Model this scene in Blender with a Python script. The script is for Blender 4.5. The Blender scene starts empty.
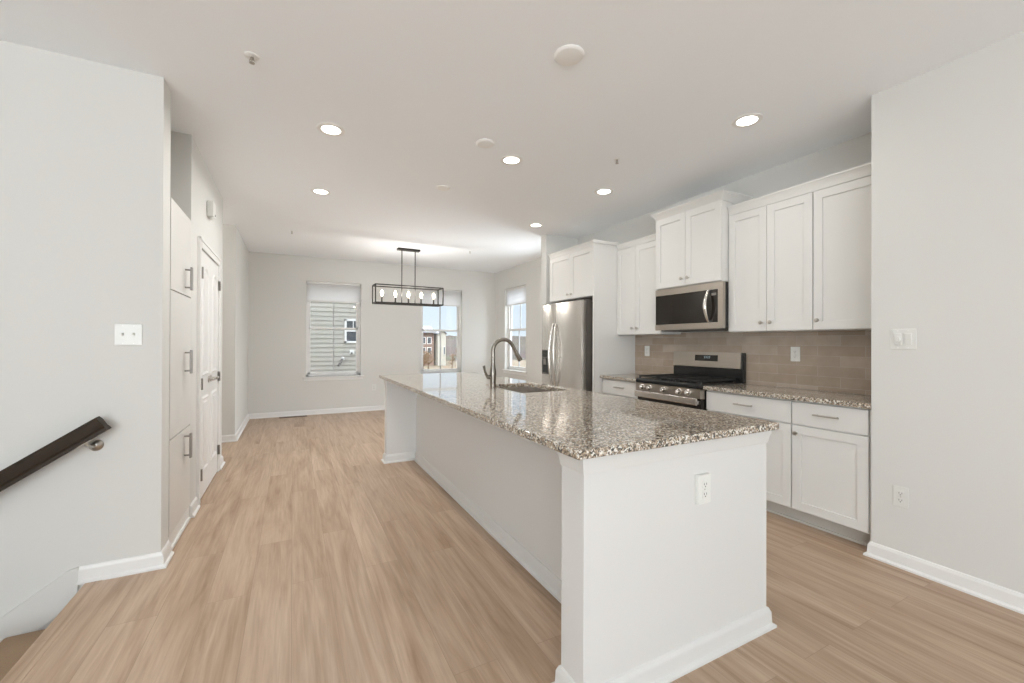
import bpy, bmesh, math, random
from math import radians, sin, cos, pi, sqrt
from mathutils import Vector, Matrix
random.seed(7)
scene = bpy.context.scene
COL = scene.collection

# ---------------------------------------------------------------- camera
FPX, TH, HCAM, ROLL, PIT = 421.65, radians(27.454), 1.2599, .0033, .0033
r0 = Vector((cos(TH), -sin(TH), 0)); d0 = Vector((0, 0, -1)); f0 = Vector((sin(TH), cos(TH), 0))
fwd = cos(PIT) * f0 - sin(PIT) * d0
dn = cos(PIT) * d0 + sin(PIT) * f0
rt = cos(ROLL) * r0 - sin(ROLL) * dn
dn2 = sin(ROLL) * r0 + cos(ROLL) * dn
cam_d = bpy.data.cameras.new('camera')
cam = bpy.data.objects.new('camera', cam_d); COL.objects.link(cam)
m = Matrix.Identity(4)
for i in range(3):
    m[i][0] = rt[i]; m[i][1] = -dn2[i]; m[i][2] = -fwd[i]
m[2][3] = HCAM
cam.matrix_world = m
cam_d.sensor_fit = 'HORIZONTAL'; cam_d.sensor_width = 36.0
cam_d.lens = 36.0 * FPX / 1024.0
cam_d.clip_start = .05; cam_d.clip_end = 600
scene.camera = cam

# ---------------------------------------------------------------- world, sun, daylight, exposure
world = bpy.data.worlds.new('world'); scene.world = world
world.use_nodes = True
wn = world.node_tree; wn.nodes.clear()
wo = wn.nodes.new('ShaderNodeOutputWorld'); wb = wn.nodes.new('ShaderNodeBackground')
tc = wn.nodes.new('ShaderNodeTexCoord'); sx = wn.nodes.new('ShaderNodeSeparateXYZ')
cr = wn.nodes.new('ShaderNodeValToRGB')
e = cr.color_ramp.elements
e[0].position = .0; e[0].color = (.78, .87, .95, 1)
e[1].position = .95; e[1].color = (5.0, 5.25, 5.6, 1)
k = e.new(.16); k.color = (.68, .82, .96, 1)
k = e.new(.45); k.color = (3.5, 3.75, 4.1, 1)
wn.links.new(tc.outputs['Generated'], sx.inputs[0]); wn.links.new(sx.outputs['Z'], cr.inputs[0])
wn.links.new(cr.outputs[0], wb.inputs[0]); wb.inputs[1].default_value = 1.0
wn.links.new(wb.outputs[0], wo.inputs[0])

def lamp(kind, name, loc, energy, color=(1, 1, 1), aim=None, **kw):
    d = bpy.data.lights.new(name, kind); d.energy = energy; d.color = color
    for k, v in kw.items(): setattr(d, k, v)
    o = bpy.data.objects.new(name, d); COL.objects.link(o); o.location = loc
    if aim is not None:
        o.rotation_euler = (Vector(aim) - Vector(loc)).to_track_quat('-Z', 'Y').to_euler()
    return o
lamp('SUN', 'sun', (-10, -20, 25), 2.6, (1, .96, .90), aim=(0, 0, 4), angle=radians(.6))
# daylight entering by the big rear windows of the living area behind the camera
lamp('AREA', 'rear_window_daylight', (-1.4, -5.2, 1.45), 12, (.86, .94, 1), aim=(-.2, 0, 2.2), shape='RECTANGLE', size=3.3, size_y=2.0)
# fill lamp added outside the same windows, tilted up to lift the ceiling
lamp('AREA', 'rear_ceiling_fill', (-1.4, -5.2, 1.0), 235, (.88, .95, 1), aim=(-1.1, -4.2, 2.9), shape='RECTANGLE', size=3.3, size_y=1.2)
# fill lamp added on the left; no side window is built there
lamp('AREA', 'side_window_daylight', (-3.2, -2.2, 1.4), 110, (.86, .94, 1), aim=(-1.4, -1.0, 2.8), shape='RECTANGLE', size=3.0, size_y=1.8)
# lamp added to brighten the dining area, unseen behind the refrigerator wall
lamp('AREA', 'dining_window_daylight', (4.55, 5.59, 1.62), 66, (.90, .96, 1), aim=(1.6, 6.1, 1.3), shape='RECTANGLE', size=1.3, size_y=2.0)
def portal(name, loc, aim, w, h):
    o = lamp('AREA', name, loc, 1, aim=aim, shape='RECTANGLE', size=w, size_y=h); o.data.cycles.is_portal = True
portal('window_portal', (.65, 8.27, 1.49), (.65, 0, 1.49), .95, 1.7)
portal('window_portal', (2.64, 8.27, 1.49), (2.64, 0, 1.49), .95, 1.7)
portal('window_portal', (3.97, 7.21, 1.53), (0, 7.21, 1.53), .95, 1.7)
portal('window_portal', (-1.35, -5.16, 1.45), (-1.35, 0, 1.45), 3.3, 2.1)
scene.view_settings.view_transform = 'Standard'
scene.view_settings.look = 'None'
scene.view_settings.exposure = 0.2
scene.view_settings.gamma = 1.0
scene.view_settings.use_curve_mapping = False
scene.cycles.use_denoising = True
scene.cycles.max_bounces = 12; scene.cycles.diffuse_bounces = 8
scene.cycles.glossy_bounces = 6; scene.cycles.transparent_max_bounces = 12
scene.cycles.sample_clamp_indirect = 6

# ---------------------------------------------------------------- materials
def newmat(name):
    mt = bpy.data.materials.new(name); mt.use_nodes = True
    nt = mt.node_tree
    return mt, nt, nt.nodes['Principled BSDF']
def plain(name, col, rough=.5, metal=0., bump=0., bscale=200., var=0., emit=0., spec=.5, coat=0.):
    mt, nt, b = newmat(name)
    b.inputs['Base Color'].default_value = (*col, 1)
    b.inputs['Roughness'].default_value = rough
    b.inputs['Metallic'].default_value = metal
    b.inputs['Specular IOR Level'].default_value = spec
    b.inputs['Coat Weight'].default_value = coat
    tcn = nt.nodes.new('ShaderNodeTexCoord'); n = nt.nodes.new('ShaderNodeTexNoise')
    n.inputs['Scale'].default_value = bscale; nt.links.new(tcn.outputs['Object'], n.inputs['Vector'])
    if var:
        mx = nt.nodes.new('ShaderNodeMix'); mx.data_type = 'RGBA'; mx.blend_type = 'MULTIPLY'
        mx.inputs[0].default_value = var
        mx.inputs[6].default_value = (*col, 1)
        nt.links.new(n.outputs['Color'], mx.inputs[7]); nt.links.new(mx.outputs[2], b.inputs['Base Color'])
    if bump:
        bp = nt.nodes.new('ShaderNodeBump'); bp.inputs['Strength'].default_value = bump; bp.inputs['Distance'].default_value = .002
        nt.links.new(n.outputs['Fac'], bp.inputs['Height']); nt.links.new(bp.outputs[0], b.inputs['Normal'])
    if emit:
        b.inputs['Emission Color'].default_value = (*col, 1); b.inputs['Emission Strength'].default_value = emit
    return mt
M = {}
M['wall'] = plain('wall_paint', (.67, .665, .64), .85, bump=.08, bscale=350)
M['ceiling'] = plain('ceiling_paint', (.90, .925, .95), .9, bump=.08, bscale=300)
M['island'] = plain('island_paint', (.665, .66, .645), .6, bump=.05, bscale=300)
M['trim'] = plain('trim_paint', (.77, .765, .75), .35, bump=.02)
M['cab'] = plain('cabinet_paint', (.70, .69, .665), .38, bump=.02)
M['toe'] = plain('toe_kick_grey', (.55, .53, .49), .6, bump=.02)
M['plastic'] = plain('white_plastic', (.72, .72, .69), .3, bump=.01)
M['slot'] = plain('dark_slot', (.12, .11, .10), .6, bump=.01)
M['nickel'] = plain('brushed_nickel', (.50, .47, .43), .3, 1., bump=.03, bscale=900)
M['faucet'] = plain('spot_resist_steel', (.27, .245, .215), .27, 1., bump=.02, bscale=900)
M['dark_nickel'] = plain('dark_pewter', (.30, .28, .26), .35, 1., bump=.03)
M['bronze'] = plain('dark_bronze_iron', (.045, .04, .036), .45, .7, bump=.05)
M['black'] = plain('black_enamel', (.012, .012, .012), .22, bump=.02)
M['iron'] = plain('cast_iron', (.018, .018, .018), .55, bump=.2, bscale=250)
M['glassblack'] = plain('black_oven_glass', (.014, .010, .007), .05, bump=.0, spec=.42)
M['fridge_side'] = plain('grey_painted_steel', (.17, .15, .13), .4, .3, bump=.05)
M['rail'] = plain('espresso_wood', (.036, .023, .013), .5, bump=.15, bscale=60, var=.4, spec=.25)
M['lens'] = plain('lamp_lens', (1, .96, .88), .4, emit=9)
M['bulb'] = plain('bulb_glow', (1, .86, .66), .3, emit=6)
M['offlens'] = plain('white_cover', (.86, .85, .83), .45)
M['display'] = plain('lit_digits', (.45, .60, .66), .3, emit=.35)
M['register'] = plain('brown_register', (.12, .07, .04), .5, .2)
M['muntin'] = plain('grey_grille', (.42, .42, .43), .5, bump=.01)
M['siding'] = plain('cream_siding', (.42, .40, .35), .6, var=.12, bscale=3)
M['pane_dark'] = plain('house_window_glass', (.07, .08, .09), .08)
M['roof'] = plain('grey_shingles', (.30, .31, .33), .8, var=.5, bscale=6)
M['concrete'] = plain('pale_concrete', (.62, .60, .57), .9, var=.25, bscale=1.2)
M['ground'] = plain('dry_grass', (.20, .155, .10), .95, var=.6, bscale=1.5)
M['hill'] = plain('wooded_hill', (.075, .055, .036), 1., var=.9, bscale=.35)
M['bark'] = plain('grey_bark', (.17, .12, .08), .9, var=.5, bscale=20)
M['twig'] = plain('brown_twigs', (.24, .15, .08), .95, var=.5, bscale=8)
M['evergreen'] = plain('dark_evergreen', (.10, .10, .04), .95, var=.5, bscale=6)
M['stair'] = plain('stair_carpet', (.40, .28, .18), .95, bump=.5, bscale=160, var=.4)

def texmap(nt, expr):
    """Object coordinates rearranged and scaled: expr is three (axis, scale) pairs."""
    t = nt.nodes.new('ShaderNodeTexCoord'); s = nt.nodes.new('ShaderNodeSeparateXYZ'); c = nt.nodes.new('ShaderNodeCombineXYZ')
    nt.links.new(t.outputs['Object'], s.inputs[0])
    for i, (ax, k) in enumerate(expr):
        mu = nt.nodes.new('ShaderNodeMath'); mu.operation = 'MULTIPLY'; mu.inputs[1].default_value = k
        nt.links.new(s.outputs[ax], mu.inputs[0]); nt.links.new(mu.outputs[0], c.inputs[i])
    return c.outputs[0]
def ramp(nt, fac, stops, interp='LINEAR'):
    r = nt.nodes.new('ShaderNodeValToRGB'); r.color_ramp.interpolation = interp
    e = r.color_ramp.elements
    while len(e) > 1: e.remove(e[-1])
    e[0].position = stops[0][0]; e[0].color = (*stops[0][1], 1)
    for p, c in stops[1:]:
        k = e.new(p); k.color = (*c, 1)
    nt.links.new(fac, r.inputs[0]); return r.outputs[0]
def mix(nt, a, b, fac, mode='MIX'):
    x = nt.nodes.new('ShaderNodeMix'); x.data_type = 'RGBA'; x.blend_type = mode
    for sock, v in ((x.inputs[0], fac), (x.inputs[6], a), (x.inputs[7], b)):
        if hasattr(v, 'is_linked'): nt.links.new(v, sock)
        elif isinstance(v, (int, float)): sock.default_value = v
        else: sock.default_value = (*v, 1)
    return x.outputs[2]
def noise(nt, vec, scale, detail=4, rough=.55, dist=0.):
    n = nt.nodes.new('ShaderNodeTexNoise'); nt.links.new(vec, n.inputs['Vector'])
    n.inputs['Scale'].default_value = scale; n.inputs['Detail'].default_value = detail
    n.inputs['Roughness'].default_value = rough; n.inputs['Distortion'].default_value = dist
    return n.outputs['Fac']

def mat_floor():
    mt, nt, b = newmat('oak_plank_floor')
    v = texmap(nt, (('Y', 1), ('X', 1), ('Z', 1)))
    br = nt.nodes.new('ShaderNodeTexBrick'); nt.links.new(v, br.inputs['Vector'])
    br.offset = .37; br.offset_frequency = 2; br.squash = 1
    br.inputs['Scale'].default_value = 1; br.inputs['Brick Width'].default_value = 1.52; br.inputs['Row Height'].default_value = .182
    br.inputs['Mortar Size'].default_value = .0011; br.inputs['Mortar Smooth'].default_value = .3; br.inputs['Bias'].default_value = 0
    br.inputs['Color1'].default_value = (0, 0, 0, 1); br.inputs['Color2'].default_value = (1, 1, 1, 1); br.inputs['Mortar'].default_value = (.5, .5, .5, 1)
    # every plank shifts its own grain
    add = nt.nodes.new('ShaderNodeVectorMath'); add.operation = 'MULTIPLY_ADD'
    nt.links.new(br.outputs['Color'], add.inputs[0]); add.inputs[1].default_value = (1.3, .55, 5.7)
    g = texmap(nt, (('Y', .6), ('X', 6.5), ('Z', 1))); nt.links.new(g, add.inputs[2])
    broad = noise(nt, add.outputs[0], 1.0, 6, .6, 1.6)
    g2 = texmap(nt, (('Y', 1.6), ('X', 34), ('Z', 1)))
    fine = noise(nt, g2, 1.6, 5, .6, .4)
    c = ramp(nt, broad, [(.26, (.27, .172, .105)), (.40, (.405, .285, .195)), (.54, (.475, .35, .252)), (.74, (.55, .42, .318))])
    c = mix(nt, c, ramp(nt, fine, [(.3, (.72, .69, .66)), (.62, (1.04, 1.04, 1.04))]), .6, 'MULTIPLY')
    c = mix(nt, c, ramp(nt, br.outputs['Color'], [(0, (.93, .92, .91)), (1, (1.04, 1.04, 1.04))]), .7, 'MULTIPLY')
    c = mix(nt, c, (.31, .22, .155), br.outputs['Fac'])
    nt.links.new(c, b.inputs['Base Color'])
    b.inputs['Roughness'].default_value = .42; b.inputs['Specular IOR Level'].default_value = .4
    bp = nt.nodes.new('ShaderNodeBump'); bp.inputs['Strength'].default_value = .12; bp.inputs['Distance'].default_value = .002
    nt.links.new(fine, bp.inputs['Height']); nt.links.new(bp.outputs[0], b.inputs['Normal'])
    return mt
M['floor'] = mat_floor()

def mat_granite():
    mt, nt, b = newmat('speckled_granite')
    v = texmap(nt, (('X', 1), ('Y', 1), ('Z', 1)))
    dn_ = nt.nodes.new('ShaderNodeTexNoise'); nt.links.new(v, dn_.inputs['Vector']); dn_.inputs['Scale'].default_value = 60; dn_.inputs['Detail'].default_value = 2
    wv = nt.nodes.new('ShaderNodeVectorMath'); wv.operation = 'MULTIPLY_ADD'
    nt.links.new(dn_.outputs['Color'], wv.inputs[0]); wv.inputs[1].default_value = (.016, .016, .016); nt.links.new(v, wv.inputs[2])
    vo = nt.nodes.new('ShaderNodeTexVoronoi'); nt.links.new(wv.outputs[0], vo.inputs['Vector']); vo.inputs['Scale'].default_value = 165
    sp = nt.nodes.new('ShaderNodeSeparateColor'); nt.links.new(vo.outputs['Color'], sp.inputs[0])
    c = ramp(nt, sp.outputs[0], [(0, (.018, .016, .014)), (.20, (.07, .05, .033)), (.30, (.22, .16, .105)), (.46, (.39, .30, .21)), (.66, (.56, .475, .375)), (.80, (.82, .80, .74))], 'CONSTANT')
    v2 = nt.nodes.new('ShaderNodeTexVoronoi'); nt.links.new(wv.outputs[0], v2.inputs['Vector']); v2.inputs['Scale'].default_value = 260
    s2 = nt.nodes.new('ShaderNodeSeparateColor'); nt.links.new(v2.outputs['Color'], s2.inputs[0])
    c2 = ramp(nt, s2.outputs[1], [(0, (.03, .025, .02)), (.25, (.33, .27, .21)), (.6, (.60, .55, .48))], 'CONSTANT')
    c = mix(nt, c, c2, .22)
    nt.links.new(c, b.inputs['Base Color'])
    b.inputs['Roughness'].default_value = .05; b.inputs['Specular IOR Level'].default_value = .95
    return mt
M['granite'] = mat_granite()

def mat_tile():
    mt, nt, b = newmat('taupe_glazed_tile')
    v = texmap(nt, (('Y', 1), ('Z', 1), ('X', 1)))
    ad = nt.nodes.new('ShaderNodeVectorMath'); ad.operation = 'ADD'; nt.links.new(v, ad.inputs[0]); ad.inputs[1].default_value = (.04, -.005, 0)
    br = nt.nodes.new('ShaderNodeTexBrick'); nt.links.new(ad.outputs[0], br.inputs['Vector'])
    br.offset = .5; br.inputs['Scale'].default_value = 1; br.inputs['Brick Width'].default_value = .305; br.inputs['Row Height'].default_value = .0775
    br.inputs['Mortar Size'].default_value = .0016; br.inputs['Mortar Smooth'].default_value = .2
    br.inputs['Color1'].default_value = (.345, .27, .205, 1); br.inputs['Color2'].default_value = (.45, .375, .305, 1); br.inputs['Mortar'].default_value = (.48, .42, .36, 1)
    n = noise(nt, v, 9, 3)
    c = mix(nt, br.outputs['Color'], ramp(nt, n, [(.3, (.86, .85, .84)), (.7, (1.05, 1.05, 1.05))]), .8, 'MULTIPLY')
    nt.links.new(c, b.inputs['Base Color']); b.inputs['Roughness'].default_value = .13
    bp = nt.nodes.new('ShaderNodeBump'); bp.inputs['Strength'].default_value = .25; bp.inputs['Distance'].default_value = .003; bp.invert = True
    nt.links.new(br.outputs['Fac'], bp.inputs['Height']); nt.links.new(bp.outputs[0], b.inputs['Normal'])
    return mt
M['tile'] = mat_tile()

def mat_steel(name, axis, col=(.62, .60, .57), rough=.24):
    mt, nt, b = newmat(name)
    sc = {'X': (('X', 2), ('Y', 220), ('Z', 220)), 'Z': (('X', 260), ('Y', 260), ('Z', 2)), 'Y': (('X', 220), ('Y', 2), ('Z', 220))}[axis]
    v = texmap(nt, sc); n = noise(nt, v, 1, 3)
    c = ramp(nt, n, [(.3, tuple(q * .92 for q in col)), (.7, col)]); nt.links.new(c, b.inputs['Base Color'])
    b.inputs['Metallic'].default_value = 1; b.inputs['Roughness'].default_value = rough
    bp = nt.nodes.new('ShaderNodeBump'); bp.inputs['Strength'].default_value = .06; bp.inputs['Distance'].default_value = .001
    nt.links.new(n, bp.inputs['Height']); nt.links.new(bp.outputs[0], b.inputs['Normal'])
    return mt
M['steel'] = mat_steel('brushed_steel_vertical', 'Z', (.73, .695, .655), rough=.25)
M['steel_h'] = mat_steel('brushed_steel_horizontal', 'Y', (.45, .405, .355), .30)

def mat_glass():
    mt = bpy.data.materials.new('window_glass'); mt.use_nodes = True
    nt = mt.node_tree; nt.nodes.clear()
    o = nt.nodes.new('ShaderNodeOutputMaterial'); mx = nt.nodes.new('ShaderNodeMixShader')
    t = nt.nodes.new('ShaderNodeBsdfTransparent'); g = nt.nodes.new('ShaderNodeBsdfGlossy')
    t.inputs[0].default_value = (.97, .98, .98, 1); g.inputs['Roughness'].default_value = .01
    lw = nt.nodes.new('ShaderNodeLayerWeight'); lw.inputs['Blend'].default_value = .5
    pw = nt.nodes.new('ShaderNodeMath'); pw.operation = 'POWER'; nt.links.new(lw.outputs['Facing'], pw.inputs[0]); pw.inputs[1].default_value = 5
    f = nt.nodes.new('ShaderNodeMath'); f.operation = 'MULTIPLY_ADD'; nt.links.new(pw.outputs[0], f.inputs[0]); f.inputs[1].default_value = .9; f.inputs[2].default_value = .03
    nt.links.new(f.outputs[0], mx.inputs[0]); nt.links.new(t.outputs[0], mx.inputs[1]); nt.links.new(g.outputs[0], mx.inputs[2])
    nt.links.new(mx.outputs[0], o.inputs[0]); return mt
M['glass'] = mat_glass()

def mat_shade():
    mt, nt, b = newmat('white_cellular_fabric')
    b.inputs['Base Color'].default_value = (.86, .86, .87, 1); b.inputs['Roughness'].default_value = .8
    out = nt.nodes['Material Output']; tr = nt.nodes.new('ShaderNodeBsdfTranslucent'); tr.inputs[0].default_value = (.9, .9, .9, 1)
    v = texmap(nt, (('X', 1), ('Y', 1), ('Z', 1))); n = noise(nt, v, 300, 2)
    bp = nt.nodes.new('ShaderNodeBump'); bp.inputs['Strength'].default_value = .05; nt.links.new(n, bp.inputs['Height']); nt.links.new(bp.outputs[0], b.inputs['Normal'])
    mx = nt.nodes.new('ShaderNodeMixShader'); mx.inputs[0].default_value = .62
    nt.links.new(b.outputs[0], mx.inputs[1]); nt.links.new(tr.outputs[0], mx.inputs[2]); nt.links.new(mx.outputs[0], out.inputs[0])
    return mt
M['shade'] = mat_shade()

def mat_brick():
    mt, nt, b = newmat('red_brown_brick')
    v = texmap(nt, (('X', 1), ('Z', 1), ('Y', 1)))
    br = nt.nodes.new('ShaderNodeTexBrick'); nt.links.new(v, br.inputs['Vector']); br.inputs['Scale'].default_value = 1
    br.inputs['Brick Width'].default_value = .42; br.inputs['Row Height'].default_value = .14; br.inputs['Mortar Size'].default_value = .012
    br.inputs['Color1'].default_value = (.17, .10, .075, 1); br.inputs['Color2'].default_value = (.23, .145, .11, 1); br.inputs['Mortar'].default_value = (.30, .25, .22, 1)
    nt.links.new(br.outputs['Color'], b.inputs['Base Color']); b.inputs['Roughness'].default_value = .9
    return mt
M['brick'] = mat_brick()

# ---------------------------------------------------------------- mesh helpers (world coordinates)
def BM(): return bmesh.new()
def box(bm, x0, x1, y0, y1, z0, z1, bev=0., seg=2):
    mtx = Matrix.Translation(((x0 + x1) / 2, (y0 + y1) / 2, (z0 + z1) / 2)) @ Matrix.Diagonal((abs(x1 - x0), abs(y1 - y0), abs(z1 - z0), 1))
    r = bmesh.ops.create_cube(bm, size=1, matrix=mtx)
    if bev:
        e = list({e for v in r['verts'] for e in v.link_edges})
        bmesh.ops.bevel(bm, geom=e, offset=bev, segments=seg, profile=.5, affect='EDGES', clamp_overlap=True)
    return bm
def obox(bm, origin, ax, ay, az, x0, x1, y0, y1, z0, z1, bev=0.):
    """box in a local frame."""
    mt = Matrix.Identity(4)
    for i in range(3): mt[i][0] = ax[i]; mt[i][1] = ay[i]; mt[i][2] = az[i]; mt[i][3] = origin[i]
    mtx = mt @ Matrix.Translation(((x0 + x1) / 2, (y0 + y1) / 2, (z0 + z1) / 2)) @ Matrix.Diagonal((abs(x1 - x0), abs(y1 - y0), abs(z1 - z0), 1))
    r = bmesh.ops.create_cube(bm, size=1, matrix=mtx)
    if bev:
        e = list({e for v in r['verts'] for e in v.link_edges})
        bmesh.ops.bevel(bm, geom=e, offset=bev, segments=2, profile=.5, affect='EDGES', clamp_overlap=True)
    return bm
def tube(bm, pts, rad, n=12, cap=True):
    pts = [Vector(p) for p in pts]
    rad = rad if isinstance(rad, (list, tuple)) else [rad] * len(pts)
    t0 = (pts[1] - pts[0]).normalized()
    up = Vector((0, 0, 1)) if abs(t0.z) < .9 else Vector((1, 0, 0))
    nrm = (up - t0 * up.dot(t0)).normalized()
    rings = []
    for i, p in enumerate(pts):
        if i == 0: t = t0
        elif i == len(pts) - 1: t = (pts[i] - pts[i - 1]).normalized()
        else: t = ((pts[i + 1] - p).normalized() + (p - pts[i - 1]).normalized()).normalized()
        nrm = (nrm - t * nrm.dot(t)).normalized(); bi = t.cross(nrm)
        rings.append([bm.verts.new(p + (nrm * cos(2 * pi * k / n) + bi * sin(2 * pi * k / n)) * rad[i]) for k in range(n)])
    for a, b in zip(rings, rings[1:]):
        for k in range(n): bm.faces.new((a[k], a[(k + 1) % n], b[(k + 1) % n], b[k]))
    if cap:
        bm.faces.new(list(reversed(rings[0]))); bm.faces.new(rings[-1])
    return bm
def lathe(bm, prof, loc, axis=(0, 0, 1), n=24, sx=1., sy=1.):
    """prof: (radius, height) pairs spun about axis from loc."""
    z = Vector(axis).normalized(); up = Vector((0, 0, 1)) if abs(z.z) < .9 else Vector((0, 1, 0))
    x = up.cross(z).normalized(); y = z.cross(x); loc = Vector(loc)
    rings = []
    for r, h in prof:
        if r < 1e-6: rings.append([bm.verts.new(loc + z * h)])
        else: rings.append([bm.verts.new(loc + z * h + (x * cos(2 * pi * k / n) * sx + y * sin(2 * pi * k / n) * sy) * r) for k in range(n)])
    for a, b in zip(rings, rings[1:]):
        for k in range(n):
            q = (k + 1) % n
            if len(a) == 1 and len(b) == 1: continue
            if len(a) == 1: bm.faces.new((a[0], b[q], b[k]))
            elif len(b) == 1: bm.faces.new((a[k], a[q], b[0]))
            else: bm.faces.new((a[k], a[q], b[q], b[k]))
    if len(rings[0]) > 1: bm.faces.new(list(reversed(rings[0])))
    if len(rings[-1]) > 1: bm.faces.new(rings[-1])
    return bm
def prism(bm, poly, axis, a, b):
    """extrude a 2-D polygon along an axis: 'x' poly is (y,z), 'y' is (x,z), 'z' is (x,y)."""
    def P(u, v, w): return {'x': (w, u, v), 'y': (u, w, v), 'z': (u, v, w)}[axis]
    A = [bm.verts.new(P(u, v, a)) for u, v in poly]; B = [bm.verts.new(P(u, v, b)) for u, v in poly]
    bm.faces.new(A); bm.faces.new(list(reversed(B)))
    n = len(poly)
    for k in range(n): bm.faces.new((A[k], B[k], B[(k + 1) % n], A[(k + 1) % n]))
    return bm
def sweep(bm, path, prof, closed=False):
    """carry a (distance, height) profile along a plan path; distance goes to the right of travel; mitred corners."""
    P = [Vector(p) for p in path]; n = len(P); rings = []
    nr = []
    for i in range(n if closed else n - 1):
        d = (P[(i + 1) % n] - P[i]).normalized(); nr.append(Vector((d.y, -d.x)))
    for i in range(n):
        if closed: a, b = nr[i - 1], nr[i]
        else: a, b = nr[max(i - 1, 0)], nr[min(i, n - 2)]
        mdir = (a + b) / (1 + a.dot(b))
        rings.append([bm.verts.new((P[i].x + mdir.x * d, P[i].y + mdir.y * d, h)) for d, h in prof])
    k = len(prof)
    for i in range(n if closed else n - 1):
        A, B = rings[i], rings[(i + 1) % n]
        for j in range(k): bm.faces.new((A[j], A[(j + 1) % k], B[(j + 1) % k], B[j]))
    if not closed:
        bm.faces.new(list(reversed(rings[0]))); bm.faces.new(rings[-1])
    return bm

def link(name, bm, mat, parent=None, label=None, smooth=True):
    bmesh.ops.recalc_face_normals(bm, faces=bm.faces)
    me = bpy.data.meshes.new(name)
    off = Vector((0, 0, 0)); q = parent
    while q is not None:
        off += q.location; q = q.parent
    if off.length: bmesh.ops.translate(bm, verts=bm.verts, vec=-off)
    bm.to_mesh(me); bm.free()
    for mt in (mat if isinstance(mat, (list, tuple)) else [mat]): me.materials.append(mt)
    if smooth:
        me.shade_smooth(); me.set_sharp_from_angle(angle=radians(32))
    o = bpy.data.objects.new(name, me); COL.objects.link(o)
    if smooth:
        wnm = o.modifiers.new('weighted_normal', 'WEIGHTED_NORMAL'); wnm.keep_sharp = True; wnm.weight = 100
    if parent is not None: o.parent = parent
    if label: o['label'] = label
    return o
def root(name, label, cat, loc, group=None, kind=None):
    o = bpy.data.objects.new(name, None); COL.objects.link(o); o.location = loc
    o.empty_display_size = .1
    if kind: o['kind'] = kind
    o['label'] = label; o['category'] = cat
    if group: o['group'] = group
    return o
def solo(name, bm, mat, label, cat, group=None, kind=None):
    o = link(name, bm, mat); o['label'] = label; o['category'] = cat
    if group: o['group'] = group
    if kind: o['kind'] = kind
    return o
def struct(name, bm, mat, label, cat, smooth=True):
    return solo(name, bm, mat, label, cat, kind='structure')

# ---------------------------------------------------------------- dimensions of the place
C = 2.743
XL, XR, XB, XD = -.65, 3.06, 3.585, 3.81
YS, YS2, YP0, YP1, YH, YF = 3.0, 3.157, 3.735, 5.258, 6.376, 8.11
YR, YW0, YW1 = 1.243, 4.885, 5.02
YBACK = -5.0

# ---------------------------------------------------------------- floor, ceiling, walls
b = BM()
box(b, -.95, XD + .1, YBACK - .2, YF + .1, -.25, 0)
box(b, -3.3, -.95, YBACK - .2, 1.95, -.25, 0)
box(b, -.98, XL + .0, YP1, YH, -.25, -.0005)
box(b, -2.6, -.95, YP1 - .05, YH + .05, -.25, 0)
struct('floor', b, M['floor'], 'light oak plank floor running the length of the room', 'floor')
b = BM(); box(b, -.955, -.885, 1.95, 2.985, -.03, .0025, .002)
struct('trim_1', b, M['floor'], 'oak nosing strip along the floor edge above the stairs', 'stair nosing')
b = BM(); box(b, -3.4, XD + .25, YBACK - .2, YF + .2, C, C + .25)
struct('ceiling', b, M['ceiling'], 'flat white painted ceiling over the whole room', 'ceiling')

b = BM(); box(b, -3.3, XL, YS, YS2, -3, C)
struct('wall_stairwell', b, M['wall'], 'plain white wall end beside the stairs with the dark handrail', 'wall')
b = BM()
box(b, -1.40, -1.25, YS2, YP0, -.1, C); box(b, -1.40, XL, YP0, YP0 + .10, -.1, C)
box(b, -.76, XL, YP0 + .10, 4.03, -.1, C); box(b, -.76, XL, 4.93, YP1, -.1, C); box(b, -.76, XL, 4.03, 4.93, 2.0, C)
box(b, -2.6, -.76, YP1 - .1, YP1, -.1, C); box(b, -1.30, -1.25, YP0 + .1, YP1 - .1, -.1, C)
struct('wall_closet', b, M['wall'], 'white wall holding the narrow double closet doors', 'wall')
b = BM()
box(b, -2.6, XL, YH, YH + .12, -.1, C); box(b, XL - .12, XL, YH + .12, YF, -.1, C); box(b, -2.7, -2.6, YP1 - .1, YH + .12, -.1, C)
struct('wall_left', b, M['wall'], 'white wall of the passage opening and dining side', 'wall')

def wall_y(bm, x0, x1, y0, y1, holes):
    """wall across y with (xa, xb, za, zb) openings."""
    xs = x0
    for xa, xb, za, zb in holes:
        box(bm, xs, xa, y0, y1, -.1, C); box(bm, xa, xb, y0, y1, -.1, za); box(bm, xa, xb, y0, y1, zb, C); xs = xb
    box(bm, xs, x1, y0, y1, -.1, C)
W1 = (.20, 1.103, .66, 2.325); W2 = (2.21, 3.063, .66, 2.325)
b = BM(); wall_y(b, XL - .12, XD + .15, YF, YF + .15, [W1, W2])
struct('wall_far', b, M['wall'], 'white end wall of the dining area with two windows', 'wall')
W3 = (6.775, 7.65, .725, 2.34)
b = BM()
box(b, XD, XD + .15, YW0, 5.15, -.1, C); box(b, XD, XD + .15, 6.03, W3[0], -.1, C); box(b, XD, XD + .15, 5.15, 6.03, -.1, .725); box(b, XD, XD + .15, 5.15, 6.03, 2.34, C); box(b, XD, XD + .15, W3[1], YF, -.1, C)  # nearer opening is unseen, added to let the dining fill lamp in
box(b, XD, XD + .15, W3[0], W3[1], -.1, W3[2]); box(b, XD, XD + .15, W3[0], W3[1], W3[3], C)
struct('wall_right_dining', b, M['wall'], 'white side wall of the dining area with one window', 'wall')
b = BM(); box(b, XR, XD, YW0, YW1, -.1, C)
struct('wall_return', b, M['wall'], 'short white wall end beyond the refrigerator', 'wall')
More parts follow.
